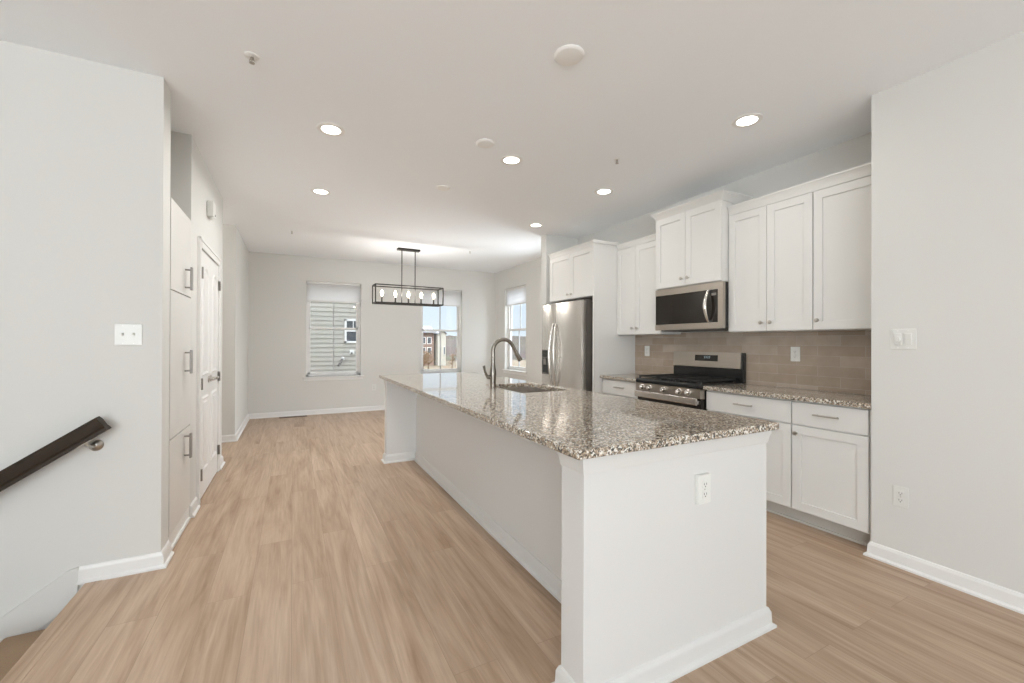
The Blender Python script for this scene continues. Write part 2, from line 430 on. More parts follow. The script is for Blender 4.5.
b = BM(); box(b, XB, XB + .15, YR, YW0, -.1, C)
struct('wall_kitchen', b, M['wall'], 'white kitchen wall behind the cabinets', 'wall')
b = BM(); box(b, XR, XB + .15, YBACK, YR, -.1, C)
struct('wall_right', b, M['wall'], 'blank white wall beside the kitchen with switch and outlet', 'wall')
b = BM(); wall_y(b, -3.3, XR, YBACK - .15, YBACK, [(-3.0, .3, .4, 2.5)])
struct('wall_rear', b, M['wall'], 'white wall behind the viewpoint with a wide window opening', 'wall')
b = BM(); box(b, -3.45, -3.3, YBACK - .15, YS2, -3, C)
struct('wall_left_living', b, M['wall'], 'white side wall beyond the stairs', 'wall')
b = BM(); box(b, XB - .012, XB, YR, 3.735, .905, 1.372)
struct('wall_backsplash', b, M['tile'], 'taupe glazed subway tile backsplash behind the range', 'backsplash')

b = BM(); box(b, -3.45, XD + .15, YBACK - .15, YF + .15, C + .25, 9.2)  # unseen mass added overhead to keep the sun off the neighbouring house
struct('wall_upper_storeys', b, M['wall'], 'unseen block for upper storeys, added to shade the neighbouring siding', 'wall')

# ---------------------------------------------------------------- baseboards
BP = [(0, 0), (.029, 0), (.029, .010), (.016, .019), (.014, .064), (.010, .073), (.006, .083), (0, .086)]
def baseboard(name, paths, label):
    bm = BM()
    for p in paths: sweep(bm, p, BP)
    struct(name, bm, M['trim'], label, 'baseboard')
baseboard('baseboard_stairwell', [[(-.985, YS), (XL, YS), (XL, YS2 - .002)]], 'white baseboard wrapping the end of the stair wall')
baseboard('baseboard_closet', [[(XL, YP0 + .002), (XL, 3.955)], [(XL, 5.005), (XL, YP1), (-2.6, YP1)]], 'white baseboard either side of the closet doors')
baseboard('baseboard_left', [[(-2.6, YH), (XL, YH), (XL, YF), (XD, YF), (XD, YW1), (XR, YW1), (XR, YW0 + .01)]], 'white baseboard round the dining area')
baseboard('baseboard_right', [[(3.20, YR), (XR, YR), (XR, YBACK)]], 'white baseboard along the blank right wall')
# sloping skirt board of the stairs
b = BM()
sl = .70
prism(b, [(-.985, .086), (-.985, 0), (-.99, -.09), (-3.2, -.09 - 2.2 * sl), (-3.2, .05 - 2.2 * sl), (-1.03, .072)], 'y', YS - .016, YS)
struct('baseboard_stair', b, M['wall'], 'white skirt board sloping down beside the stairs', 'skirt board')
# the stairs going down to the left
st = root('staircase', 'carpeted stairs going down beside the white wall', 'stairs', (-1.1, 2.45, -.19), kind='structure')
for k in range(7):
    b = BM(); x1 = -.95 - .28 * k; z = -.19 * (k + 1)
    box(b, x1 - .30, x1, 1.95, YS - .016, z - .19, z, .012)
    link('tread', b, M['stair'], st)

# ---------------------------------------------------------------- windows
def window_y(name, xa, xb, za, zb, y0, label, shade_z, shade_label):
    r = root(name, label, 'window', ((xa + xb) / 2, y0 + .1, za), kind='structure')
    yf = y0 + .075; f = .038
    b = BM()
    for q in ((xa, xa + f, za, zb), (xb - f, xb, za, zb)): box(b, q[0], q[1], yf, yf + .07, q[2], q[3], .004)
    box(b, xa, xb, yf, yf + .07, zb - f, zb, .004); box(b, xa, xb, yf, yf + .07, za, za + f, .004)
    link('frame', b, M['trim'], r)
    zm = za + (zb - za) * .507; s = .034; xm = (xa + xb) / 2
    for nm, z0, z1, yy in (('upper_sash', zm - .02, zb - f, yf + .038), ('lower_sash', za + f, zm + .022, yf + .008)):
        b = BM(); x0, x1 = xa + f, xb - f
        box(b, x0, x0 + s, yy, yy + .026, z0, z1, .003); box(b, x1 - s, x1, yy, yy + .026, z0, z1, .003)
        box(b, x0, x1, yy, yy + .026, z0, z0 + s, .003); box(b, x0, x1, yy, yy + .026, z1 - s, z1, .003)
        sash = link(nm, b, M['trim'], r)
        b = BM(); box(b, xm - .009, xm + .009, yy + .004, yy + .022, z0 + s, z1 - s)
        link('muntin', b, M['muntin'], sash)
        b = BM(); box(b, x0 + s - .004, x1 - s + .004, yy + .011, yy + .015, z0 + s - .004, z1 - s + .004)
        link('pane', b, M['glass'], sash)
    b = BM(); box(b, xa - .045, xb + .05, y0 - .035, y0 + .08, za - .022, za, .004); box(b, xa - .03, xb + .035, y0 - .014, y0, za - .07, za - .022, .003)
    link('sill', b, M['trim'], r)
    # cellular shade drawn down from the head
    t = root('window_shade', shade_label, 'window shade', (xm, y0 + .04, zb))
    b = BM(); box(b, xa + .012, xb - .012, y0 + .022, y0 + .062, zb - .035, zb - .002, .004); link('headrail', b, M['trim'], t)
    b = BM(); zt, zl = zb - .035, shade_z + .022; n = 16; h = (zt - zl) / n
    poly = [(y0 + .042, zt)]
    for k in range(n): poly += [(y0 + .030, zt - h * (k + .5)), (y0 + .034, zt - h * (k + 1))]
    poly += [(y0 + .052, zl)]
    for k in reversed(range(n)): poly += [(y0 + .056, zt - h * (k + .5)), (y0 + .052, zt - h * k)]
    prism(b, poly, 'x', xa + .016, xb - .016); link('fabric', b, M['shade'], t)
    b = BM(); box(b, xa + .014, xb - .014, y0 + .026, y0 + .058, shade_z, shade_z + .024, .004); link('bottom_rail', b, M['trim'], t)
window_y('window_1', *W1, YF, 'white double hung window looking onto the neighbouring siding', 1.975, 'white cellular shade pulled part down over the window facing siding')
window_y('window_2', *W2, YF, 'white double hung window looking out to street and hill', 2.0, 'white cellular shade behind the chandelier over the street window')
def window_x(name, ya, yb, za, zb, x0, label, shade_z, shade_label):
    r = root(name, label, 'window', (x0 + .1, (ya + yb) / 2, za), kind='structure')
    xf = x0 + .075; f = .038
    b = BM()
    box(b, xf, xf + .07, ya, ya + f, za, zb, .004); box(b, xf, xf + .07, yb - f, yb, za, zb, .004)
    box(b, xf, xf + .07, ya, yb, zb - f, zb, .004); box(b, xf, xf + .07, ya, yb, za, za + f, .004)
    link('frame', b, M['trim'], r)
    zm = za + (zb - za) * .49; s = .034; ym = (ya + yb) / 2
    for nm, z0, z1, xx in (('upper_sash', zm - .02, zb - f, xf + .038), ('lower_sash', za + f, zm + .022, xf + .008)):
        b = BM(); y0, y1 = ya + f, yb - f
        box(b, xx, xx + .026, y0, y0 + s, z0, z1, .003); box(b, xx, xx + .026, y1 - s, y1, z0, z1, .003)
        box(b, xx, xx + .026, y0, y1, z0, z0 + s, .003); box(b, xx, xx + .026, y0, y1, z1 - s, z1, .003)
        sash = link(nm, b, M['trim'], r)
        b = BM(); box(b, xx + .004, xx + .022, ym - .009, ym + .009, z0 + s, z1 - s); link('muntin', b, M['muntin'], sash)
        b = BM(); box(b, xx + .011, xx + .015, y0 + s - .004, y1 - s + .004, z0 + s - .004, z1 - s + .004); link('pane', b, M['glass'], sash)
    b = BM(); box(b, x0 - .035, x0 + .08, ya - .045, yb + .045, za - .022, za, .004); box(b, x0 - .014, x0, ya - .03, yb + .03, za - .07, za - .022, .003)
    link('sill', b, M['trim'], r)
    t = root('window_shade', shade_label, 'window shade', (x0 + .04, ym, zb))
    b = BM(); box(b, x0 + .022, x0 + .062, ya + .012, yb - .012, zb - .035, zb - .002, .004); link('headrail', b, M['trim'], t)
    b = BM(); zt, zl = zb - .035, shade_z + .022; n = 16; h = (zt - zl) / n
    poly = [(x0 + .042, zt)]
    for k in range(n): poly += [(x0 + .030, zt - h * (k + .5)), (x0 + .034, zt - h * (k + 1))]
    poly += [(x0 + .052, zl)]
    for k in reversed(range(n)): poly += [(x0 + .056, zt - h * (k + .5)), (x0 + .052, zt - h * k)]
    prism(b, poly, 'y', ya + .016, yb - .016); link('fabric', b, M['shade'], t)
    b = BM(); box(b, x0 + .026, x0 + .058, ya + .014, yb - .014, shade_z, shade_z + .024, .004); link('bottom_rail', b, M['trim'], t)
window_x('window_3', *W3, XD, 'white double hung window in the side wall behind the faucet', 2.0, 'white cellular shade on the side wall window beside the refrigerator')

# ---------------------------------------------------------------- closet double doors
def arch(y0, y1, z0, z1, rise, n=10):
    pts = [(y0, z0), (y1, z0)]
    ym = (y0 + y1) / 2; hw = (y1 - y0) / 2
    for k in range(n + 1):
        t = 1 - 2 * k / n
        pts.append((ym + hw * t, z1 - rise * (1 - sqrt(max(0, 1 - t * t)) ) if rise else z1))
    return pts
def ring_prism(bm, outer, inner, xb, xt):
    n = len(outer)
    vo = [bm.verts.new((xb, y, z)) for y, z in outer]; vt = [bm.verts.new((xt, (a[0] * .5 + c[0] * .5), (a[1] * .5 + c[1] * .5))) for a, c in zip(outer, inner)]
    vi = [bm.verts.new((xb, y, z)) for y, z in inner]
    for k in range(n):
        q = (k + 1) % n
        bm.faces.new((vo[k], vo[q], vt[q], vt[k])); bm.faces.new((vt[k], vt[q], vi[q], vi[k]))
def leaf(name, ya, yb, hinge_y, label):
    xf = XL + .006
    r = root(name, label, 'door', (xf - .018, (ya + yb) / 2, .01), kind='structure')
    b = BM(); box(b, xf - .035, xf, ya, yb, .012, 1.99, .002)
    link('door_slab', b, M['trim'], r)
    for (z0, z1, rise) in ((.98, 1.88, .10), (.20, .82, 0)):
        b = BM(); y0, y1 = ya + .085, yb - .085
        o = arch(y0, y1, z0, z1, rise); i = arch(y0 + .035, y1 - .035, z0 + .035, z1 - .035, rise * .85)
        ring_prism(b, o, i, xf - .001, xf + .009)
        i2 = arch(y0 + .05, y1 - .05, z0 + .05, z1 - .05, rise * .75)
        prism(b, i2, 'x', xf - .002, xf + .006)
        link('raised_panel', b, M['trim'], r)
    for z in (1.80, .93, .22):
        b = BM(); tube(b, [(xf + .014, hinge_y, z - .045), (xf + .014, hinge_y, z + .045)], .009, 10)
        box(b, xf - .002, xf + .003, hinge_y - .012, hinge_y + .012, z - .045, z + .045)
        link('hinge', b, M['dark_nickel'], r)
    return r
d1 = leaf('door_1', 4.033, 4.478, 4.036, 'narrow white panelled closet door next to the tall cabinet')
d2 = leaf('door_2', 4.482, 4.927, 4.924, 'narrow white panelled closet door next to the passage')
for r, y, s in ((d1, 4.43, -1), (d2, 4.53, 1)):
    b = BM(); xf = XL + .006
    lathe(b, [(.0, 0), (.03, 0), (.03, .006), (.012, .012), (.011, .045), (0, .045)], (xf, y, .94), (1, 0, 0), 20)
    tube(b, [(xf + .042, y, .94), (xf + .048, y + s * .02, .942), (xf + .048, y + s * .06, .944), (xf + .044, y + s * .10, .940)], [.010, .010, .009, .007], 10)
    link('lever_handle', b, M['nickel'], r)
b = BM(); w = .07
for (y0, y1, z0, z1) in ((4.03 - w, 4.032, 0, 2.0 + w), (4.928, 4.93 + w, 0, 2.0 + w), (4.03, 4.93, 1.998, 2.0 + w)):
    box(b, XL - .03, XL + .017, y0, y1, z0, z1, .005)
    if y1 - y0 < .1: box(b, XL + .010, XL + .022, (y0 if y0 < 4.5 else y1 - .022), (y0 + .022 if y0 < 4.5 else y1), z0, z1, .004)
box(b, XL + .010, XL + .022, 4.03 - w, 4.93 + w, 2.0 + w - .022, 2.0 + w, .004)
struct('trim_2', b, M['trim'], 'white casing around the narrow double closet doors', 'door casing')

# ---------------------------------------------------------------- cabinet helpers (all fronts face -x unless flip)
def shaker(parent, xf, y0, y1, z0, z1, face=-1, st=.058, name='door'):
    """shaker front whose face is at xf, looking along face*x."""
    bm = BM(); t = .019
    def bx(d0, d1, *q, bev=0.): box(bm, min(xf - face * d0, xf - face * d1), max(xf - face * d0, xf - face * d1), *q, bev)
    g = .0015; y0 += g; y1 -= g; z0 += g; z1 -= g
    bx(.009, t, y0 + .01, y1 - .01, z0 + .01, z1 - .01)
    bx(0, t, y0, y0 + st, z0, z1, bev=.002); bx(0, t, y1 - st, y1, z0, z1, bev=.002)
    bx(.0004, t, y0 + st - .003, y1 - st + .003, z0, z0 + st, bev=.002); bx(.0004, t, y0 + st - .003, y1 - st + .003, z1 - st, z1, bev=.002)
    return link(name, bm, M['cab'], parent)
def slab(parent, xf, y0, y1, z0, z1):
    bm = BM(); g = .0015; box(bm, xf, xf + .019, y0 + g, y1 - g, z0 + g, z1 - g, .003)
    return link('drawer', bm, M['cab'], parent)
def knob(parent, xf, y, z):
    bm = BM(); lathe(bm, [(0, 0), (.006, 0), (.005, .012), (.013, .018), (.015, .024), (.012, .029), (0, .031)], (xf, y, z), (-1, 0, 0), 16)
    link('knob', bm, M['nickel'], parent)
def pull(parent, xf, y, z, half=.075):
    bm = BM(); x = xf - .028
    tube(bm, [(x, y - half, z), (x, y + half, z)], .0058, 10)
    for s in (-1, 1): tube(bm, [(xf, y + s * (half - .018), z), (x, y + s * (half - .018), z)], .0048, 8)
    link('handle', bm, M['nickel'], parent)
def carcass(parent, x0, x1, y0, y1, z0, z1):
    bm = BM(); box(bm, x0, x1, y0 + .0008, y1 - .0008, z0, z1, .001)
    return link('body', bm, M['cab'], parent)
XU = 3.29; XBASE = 3.08

def base_cabinet(y0, y1, label, doors, group):
    r = root('base_cabinet', label, 'cabinet', (3.3, (y0 + y1) / 2, 0), group)
    carcass(r, XBASE + .019, XB - .004, y0, y1, .11, .868)
    bm = BM(); box(bm, 3.185, 3.20, y0, y1, .0, .11); box(bm, 3.172, 3.186, y0, y1, 0, .018, .004); link('toe_kick', bm, M['toe'], r)
    d = slab(r, XBASE, y0 + .003, y1 - .003, .705, .862)
    pull(d, XBASE, (y0 + y1) / 2, .79)
    if doors == 1:
        e = shaker(r, XBASE, y0 + .003, y1 - .003, .118, .700); knob(e, XBASE, y1 - .035, .645)
    else:
        ym = (y0 + y1) / 2
        for a, c, k in ((y0 + .003, ym, ym - .035), (ym, y1 - .003, ym + .035)):
            e = shaker(r, XBASE, a, c, .118, .700); knob(e, XBASE, k, .645)
base_cabinet(1.262, 1.708, 'white single door base cabinet against the blank right wall', 1, 'white base cabinets under the granite')
base_cabinet(1.708, 2.393, 'wider white base cabinet between the range and the single door cabinet', 2, 'white base cabinets under the granite')
base_cabinet(3.148, 3.733, 'white base cabinet between the range and the tall refrigerator panel', 2, 'white base cabinets under the granite')
# filler strip at the right end
b = BM(); box(b, XBASE + .012, XB - .01, YR + .001, 1.261, .0, .868)
solo('filler_strip', b, M['cab'], 'thin white filler strip between base cabinet and right wall', 'filler strip')

def crown(parent, prof_top, xf, y0, y1, left=True, right=True, over=.03, h=.055, xback=None):
    """cove moulding along the front with returns on the free ends."""
    bm = BM(); xb = xback if xback is not None else xf + .25
    prof = [(0, prof_top - h), (.006, prof_top - h), (.008, prof_top - h + .012), (over * .45, prof_top - h * .5), (over * .9, prof_top - .014), (over, prof_top - .012), (over, prof_top), (0, prof_top)]
    path = []
    if left: path.append((xb, y1))
    path += [(xf, y1), (xf, y0)]
    if right: path.append((xb, y0))
    path.reverse()          # moulding lies to the left of travel -> reverse so that it faces the room
    sweep(bm, path[::-1], prof)
    link('crown', bm, M['cab'], parent)
def wall_cabinet(y0, y1, z0, z1, xf, seams, knobs, label, top, xback=XB - .004, cr=None, kz=None, group='white wall cabinets'):
    r = root('wall_cabinet', label, 'cabinet', (XB, (y0 + y1) / 2, z0), group)
    carcass(r, xf + .019, xback, y0, y1, z0, top - .01)
    ys = [y0 + .002] + list(seams) + [y1 - .002]
    for a, c, k in zip(ys, ys[1:], knobs):
        e = shaker(r, xf, a, c, z0 + .004, z1); knob(e, xf, k, kz if kz else z0 + .07)
    if cr: crown(r, top, xf + .015, y0, y1, **cr)
    return r
wall_cabinet(1.262, 1.680, 1.357, 2.345, XU, [], [1.645], 'single door white wall cabinet against the blank right wall', 2.425, cr=dict(left=False, right=False, over=.03, h=.075))
b = BM(); box(b, XU + .012, XB - .005, YR + .001, 1.261, 1.357, 2.42)
solo('filler_strip', b, M['cab'], 'thin white filler strip between wall cabinet and right wall', 'filler strip')
wall_cabinet(1.680, 2.340, 1.357, 2.345, XU, [2.012], [1.975, 2.048], 'two door white wall cabinet just right of the microwave', 2.425, cr=dict(left=False, right=False, over=.03, h=.075))
wall_cabinet(2.345, 3.070, 1.792, 2.475, 3.205, [2.712], [2.677, 2.747], 'raised white cabinet with crown moulding above the microwave', 2.548, cr=dict(over=.042, h=.075, xback=XB - .004), kz=1.862)
wall_cabinet(3.075, 3.733, 1.354, 2.315, XU, [3.44], [3.405, 3.475], 'two door white wall cabinet between microwave and refrigerator panel', 2.385, cr=dict(left=False, right=False, over=.025, h=.062))
wall_cabinet(3.757, 4.650, 1.79, 2.345, 2.965, [4.19], [4.155, 4.225], 'deep white cabinet above the refrigerator', 2.412, cr=dict(left=True, right=False, over=.025, h=.06), kz=1.848)
b = BM(); box(b, 2.962, XB - .002, 3.735, 3.755, 0, 2.412, .001)
box(b, 2.945, XB - .002, 3.722, 3.735, 2.375, 2.412, .004)
solo('end_panel', b, M['cab'], 'tall white panel standing beside the refrigerator', 'panel')

# ---------------------------------------------------------------- granite worktops by the wall
def worktop(y0, y1, label):
    b = BM(); box(b, 3.045, XB - .013, y0, y1, .872, .905, .006)
    solo('granite_countertop', b, M['granite'], label, 'countertop', 'speckled granite worktops')
worktop(YR + .002, 2.395, 'speckled granite countertop between the range and the right wall')
worktop(3.146, 3.734, 'short speckled granite countertop between range and refrigerator panel')

# ---------------------------------------------------------------- gas range
def gas_range():
    y0, y1 = 2.398, 3.140; ym = (y0 + y1) / 2
    r = root('gas_range', 'stainless and black gas range between the two granite worktops', 'range', (3.3, ym, 0))
    b = BM(); box(b, 3.075, 3.55, y0, y1, .06, .895, .003); box(b, 3.13, 3.5, y0 + .03, y1 - .03, 0, .06); link('body', b, M['black'], r)
    b = BM(); prism(b, [(3.022, .878), (3.012, .884), (3.012, .905), (3.03, .918), (3.535, .918), (3.55, .895), (3.2, .890)], 'y', y0, y1)
    for yy in (y0 + .2, ym, y1 - .2):
        for xx in (3.16, 3.40): lathe(b, [(0, 0), (.045, 0), (.042, .012), (.03, .018), (0, .02)], (xx, yy, .916), n=20)
    link('cooktop', b, M['black'], r)
    for a, c in ((y0 + .015, y0 + .262), (y0 + .267, y1 - .267), (y1 - .262, y1 - .015)):
        b = BM(); z0, z1 = .932, .946
        box(b, 3.04, 3.055, a, c, z0, z1, .003); box(b, 3.49, 3.505, a, c, z0, z1, .003); box(b, 3.04, 3.505, a, a + .014, z0, z1, .003); box(b, 3.04, 3.505, c - .014, c, z0, z1, .003)
        for k in range(1, 4): box(b, 3.05, 3.50, a + (c - a) * k / 4 - .005, a + (c - a) * k / 4 + .005, z0, z1, .002)
        box(b, 3.265, 3.277, a, c, z0, z1, .002)
        for xx in (3.05, 3.495):
            for yy in (a + .008, c - .008): box(b, xx - .008, xx + .008, yy - .007, yy + .007, .915, z0 + .004)
        link('grate', b, M['iron'], r)
    b = BM(); prism(b, [(3.018, .795), (3.014, .876), (3.08, .878), (3.08, .79)], 'y', y0 + .001, y1 - .001); p = link('control_panel', b, M['steel_h'], r)
    for yy in (3.045, 2.955, 2.785, 2.61, 2.515):
        b = BM(); lathe(b, [(0, -.002), (.027, -.002), (.027, .006), (.021, .008), (.019, .034), (.016, .038), (0, .038)], (3.016, yy, .838), (-1, 0, .05), 22)
        box(b, 2.972, 2.981, yy - .004, yy + .004, .822, .854, .002)
        link('knob', b, M['steel'], p)
    b = BM(); box(b, 3.035, 3.08, y0 + .002, y1 - .002, .205, .785, .004); od = link('oven_door', b, M['glassblack'], r)
    b = BM(); box(b, 3.032, 3.036, y0 + .002, y1 - .002, .205, .25, .001); link('door_trim', b, M['steel_h'], od)
    b = BM(); prism(b, [(2.988, .742), (2.982, .749), (2.982, .795), (2.988, .802), (3.0, .802), (3.004, .772), (3.0, .742)], 'y', y0 + .018, y1 - .018)
    for yy in (y0 + .018, y1 - .048): box(b, 2.992, 3.036, yy, yy + .03, .748, .778, .003)
    link('handle', b, M['steel'], od)
    b = BM(); box(b, 3.03, 3.08, y0 + .002, y1 - .002, .065, .2, .004); link('drawer', b, M['steel_h'], r)
    b = BM(); box(b, 3.532, 3.572, y0 - .034, y1 - .006, .907, 1.03, .003); box(b, 3.540, 3.572, y0 - .034, y1 - .006, 1.03, 1.178, .003); box(b, 3.532, 3.55, y0, y1 - .006, .89, .91); bg = link('backguard', b, M['black'], r)
    b = BM(); prism(b, [(3.526, 1.035), (3.534, 1.178), (3.545, 1.178), (3.545, 1.030)], 'y', y0 - .010, y1 - .008); fp = link('backguard_panel', b, M['steel_h'], bg)
    b = BM(); prism(b, [(3.5235, 1.093), (3.5290, 1.15), (3.535, 1.15), (3.535, 1.093)], 'y', 2.615, 2.865); link('display', b, M['glassblack'], fp)
    b = BM()
    for k, yy in enumerate((2.755, 2.738, 2.718, 2.701)):
        box(b, 3.5245, 3.5258, yy - .004, yy + .004, 1.12, 1.123); box(b, 3.5245, 3.5258, yy - .004, yy - .0025, 1.12, 1.138); box(b, 3.5245, 3.5265, yy - .004, yy + .004, 1.136, 1.138)
    link('clock_digits', b, M['display'], fp)
gas_range()

# ---------------------------------------------------------------- microwave
def microwave():
    y0, y1, z0, z1, xf = 2.337, 3.088, 1.384, 1.789, 3.222
    r = root('microwave', 'stainless over the range microwave under the raised cabinet', 'microwave', (3.4, (y0 + y1) / 2, z0))
    b = BM(); box(b, xf + .03, XB - .014, y0 + .002, y1 - .002, z0 + .012, z1 - .001, .003); link('body', b, M['black'], r)
    b = BM(); box(b, 3.25, 3.55, y0 + .05, y1 - .05, z0 - .006, z0 + .014, .003); box(b, 3.30, 3.42, y0 + .1, y0 + .28, z0 - .01, z0 - .004); link('vent_underside', b, M['slot'], r)
    b = BM()
    box(b, xf, xf + .032, y0, y1, z1 - .062, z1, .003); box(b, xf, xf + .032, y0, y1, z0 + .005, z0 + .06, .003); box(b, xf, xf + .032, y0, y0 + .052, z0 + .055, z1 - .06, .003)
    f = link('front_frame', b, M['steel_h'], r)
    b = BM(); box(b, xf + .004, xf + .03, y0 + .05, y1 - .001, z0 + .058, z1 - .06, .002); g = link('door_glass', b, M['glassblack'], r)
    b = BM(); box(b, xf + .0025, xf + .006, y0 + .07, y0 + .115, z1 - .112, z1 - .09)
    link('display', b, M['display'] if False else M['dark_nickel'], g)
    b = BM(); pts = []; n = 14
    for k in range(n + 1):
        t = k / n; pts.append((xf - .012 - .045 * sin(pi * t), y0 + .135, z0 + .068 + .27 * t))
    tube(b, pts, [.010 + .006 * sin(pi * k / n) for k in range(n + 1)], 12)
    for z in (z0 + .072, z0 + .334): box(b, xf - .016, xf + .006, y0 + .125, y0 + .145, z - .010, z + .010, .003)
    link('handle', b, M['steel'], r)
microwave()

# ---------------------------------------------------------------- refrigerator
def refrigerator():
    y0, y1, xf, zt = 3.838, 4.688, 2.855, 1.745
    ysm = 4.365
    r = root('refrigerator', 'stainless side by side refrigerator with ice and water dispenser', 'refrigerator', (3.2, (y0 + y1) / 2, 0))
    b = BM(); box(b, xf + .095, XB - .02, y0 + .006, y1 - .006, .03, zt - .012, .004); box(b, xf + .12, 3.5, y0 + .03, y1 - .03, 0, .03); link('body', b, M['fridge_side'], r)
    b = BM(); box(b, xf + .04, xf + .10, y0 + .01, y1 - .01, .03, .10, .003); link('base_grille', b, M['slot'], r)
    for yy in (y0 + .06, y1 - .06):
        b = BM(); box(b, xf + .03, xf + .17, yy - .04, yy + .04, zt - .014, zt + .012, .004); link('hinge_cover', b, M['slot'], r)
    for a, c, nm in ((y0, ysm - .003, 0), (ysm + .003, y1, 1)):
        b = BM(); n = 8
        poly = [(xf + .085, a), (xf + .085, c)]
        for k in range(n + 1):
            t = k / n; poly.append((xf + .012 - .012 * sin(pi * t) if 0 < k < n else xf + .018, c + (a - c) * t))
        prism(b, poly, 'z', .105, zt)
        d = link('door', b, M['steel'], r)
        yy = ysm - .030 if nm == 0 else ysm + .030
        b = BM(); pts = []; rad = []; n = 18
        for k in range(n + 1):
            t = k / n; s = sin(pi * t)
            pts.append((xf + .004 - .052 * s ** .8, yy + (-.020 if nm == 0 else .020) * s, .70 + .80 * t)); rad.append(.011 + .004 * s)
        tube(b, pts, rad, 12); link('handle', b, M['steel'], d)
        if nm == 1:
            b = BM(); box(b, xf - .003, xf + .02, 4.492, 4.652, .865, 1.175, .004); dp = link('dispenser', b, M['slot'], d)
            b = BM(); box(b, xf - .0055, xf + .01, 4.502, 4.642, 1.085, 1.165, .002); link('control_pad', b, M['glassblack'], dp)
            b = BM(); box(b, xf - .0045, xf + .01, 4.507, 4.637, .885, 1.07, .002); link('dispenser_cavity', b, M['black'], dp)
            b = BM(); box(b, xf - .014, xf, 4.545, 4.60, .985, 1.06, .004); link('paddle', b, M['dark_nickel'], dp)
refrigerator()

# ---------------------------------------------------------------- island
IX0, IX1, IY0, IY1 = .872, 1.884, 1.15, 4.62
def island():
    r = root('kitchen_island', 'long white kitchen island base with seating recess on the left side', 'kitchen island', (1.4, 2.9, 0))
    e0, e1, xp = 1.283, 4.52, 1.185
    TZ = .879
    b = BM(); box(b, IX0, IX1, IY0, e0, 0, TZ, .002); link('end_wall', b, M['island'], r)
    b = BM(); box(b, IX0, IX1, e1, IY1, 0, TZ, .002); link('end_wall', b, M['island'], r)
    b = BM(); box(b, xp, xp + .05, e0, e1, 0, TZ); link('back_panel', b, M['island'], r)
    b = BM()
    sweep(b, [(xp, e0), (IX0, e0), (IX0, IY0), (IX1, IY0), (IX1, e0)], BP)
    sweep(b, [(IX1, e1), (IX1, IY1), (IX0, IY1), (IX0, e1), (xp, e1), (xp, e0)], BP)
    link('base_molding', b, M['island'], r)
    cap = [(0, TZ - .062), (.003, TZ - .062), (.005, TZ - .054), (.009, TZ - .028), (.014, TZ - .018), (.014, TZ), (0, TZ)]
    b = BM(); sweep(b, [(xp, e0), (IX0, e0), (IX0, IY0), (IX1, IY0), (IX1, e0)], cap); link('cap_molding', b, M['island'], r)
    b = BM(); sweep(b, [(IX1, e1), (IX1, IY1), (IX0, IY1), (IX0, e1), (xp, e1)], cap); link('cap_molding', b, M['island'], r)
    # cupboards on the kitchen side
    b = BM(); box(b, xp + .05, IX1 - .02, e0, 2.53, .1, TZ - .001); box(b, xp + .05, IX1 - .02, 3.29, e1, .1, TZ - .001); box(b, IX1 - .04, IX1 - .02, 2.53, 3.29, .1, TZ - .001)
    box(b, xp + .05, IX1 - .1, 2.53, 3.29, .1, .12); box(b, xp + .05, IX1 - .10, e0, e1, 0, .1); link('carcass', b, M['cab'], r)
    ys = [e0, 1.76, 2.22, 2.53, 2.91, 3.29, 3.90, e1]
    for i, (a, c) in enumerate(zip(ys, ys[1:])):
        d = shaker(r, IX1 - .001, a + .003, c - .003, .118, .70, face=1); 
        bm = BM(); box(bm, IX1 - .02, IX1 - .001, a + .0045, c - .0045, .7045, .855, .003); link('drawer', bm, M['cab'], r)
island()
# countertop with the sink cut-out
SX0, SX1, SY0, SY1 = 1.415, 1.825, 2.57, 3.21
def slab_with_hole(bm, X0, X1, Y0, Y1, x0, x1, y0, y1, z0, z1, rr, bev):
    """one ring-shaped slab."""
    o = [(X0, Y0), (X1, Y0), (X1, Y1), (X0, Y1)]; i = [(x0, y0), (x1, y0), (x1, y1), (x0, y1)]
    V = {}
    for z in (z0, z1):
        V[z] = ([bm.verts.new((*p, z)) for p in o], [bm.verts.new((*p, z)) for p in i])
    for k in range(4):
        q = (k + 1) % 4
        bm.faces.new((V[z1][0][k], V[z1][0][q], V[z1][1][q], V[z1][1][k]))
        bm.faces.new((V[z0][0][q], V[z0][0][k], V[z0][1][k], V[z0][1][q]))
        bm.faces.new((V[z0][0][k], V[z0][0][q], V[z1][0][q], V[z1][0][k]))
        bm.faces.new((V[z0][1][q], V[z0][1][k], V[z1][1][k], V[z1][1][q]))
    bm.edges.ensure_lookup_table()
    E = [e for e in bm.edges if all(v in V[z0][0] or v in V[z1][0] or v in V[z0][1] or v in V[z1][1] for v in e.verts)]
    E = [e for e in E if (e.verts[0] in V[z0][0] + V[z1][0]) == (e.verts[1] in V[z0][0] + V[z1][0])]
    bmesh.ops.bevel(bm, geom=E, offset=bev, segments=3, profile=.5, affect='EDGES')
b = BM(); slab_with_hole(b, .819, 1.912, 1.110, 4.655, SX0, SX1, SY0, SY1, .880, .912, 0, .005)
solo('island_countertop', b, M['granite'], 'long polished speckled granite top of the kitchen island', 'countertop', 'speckled granite worktops')
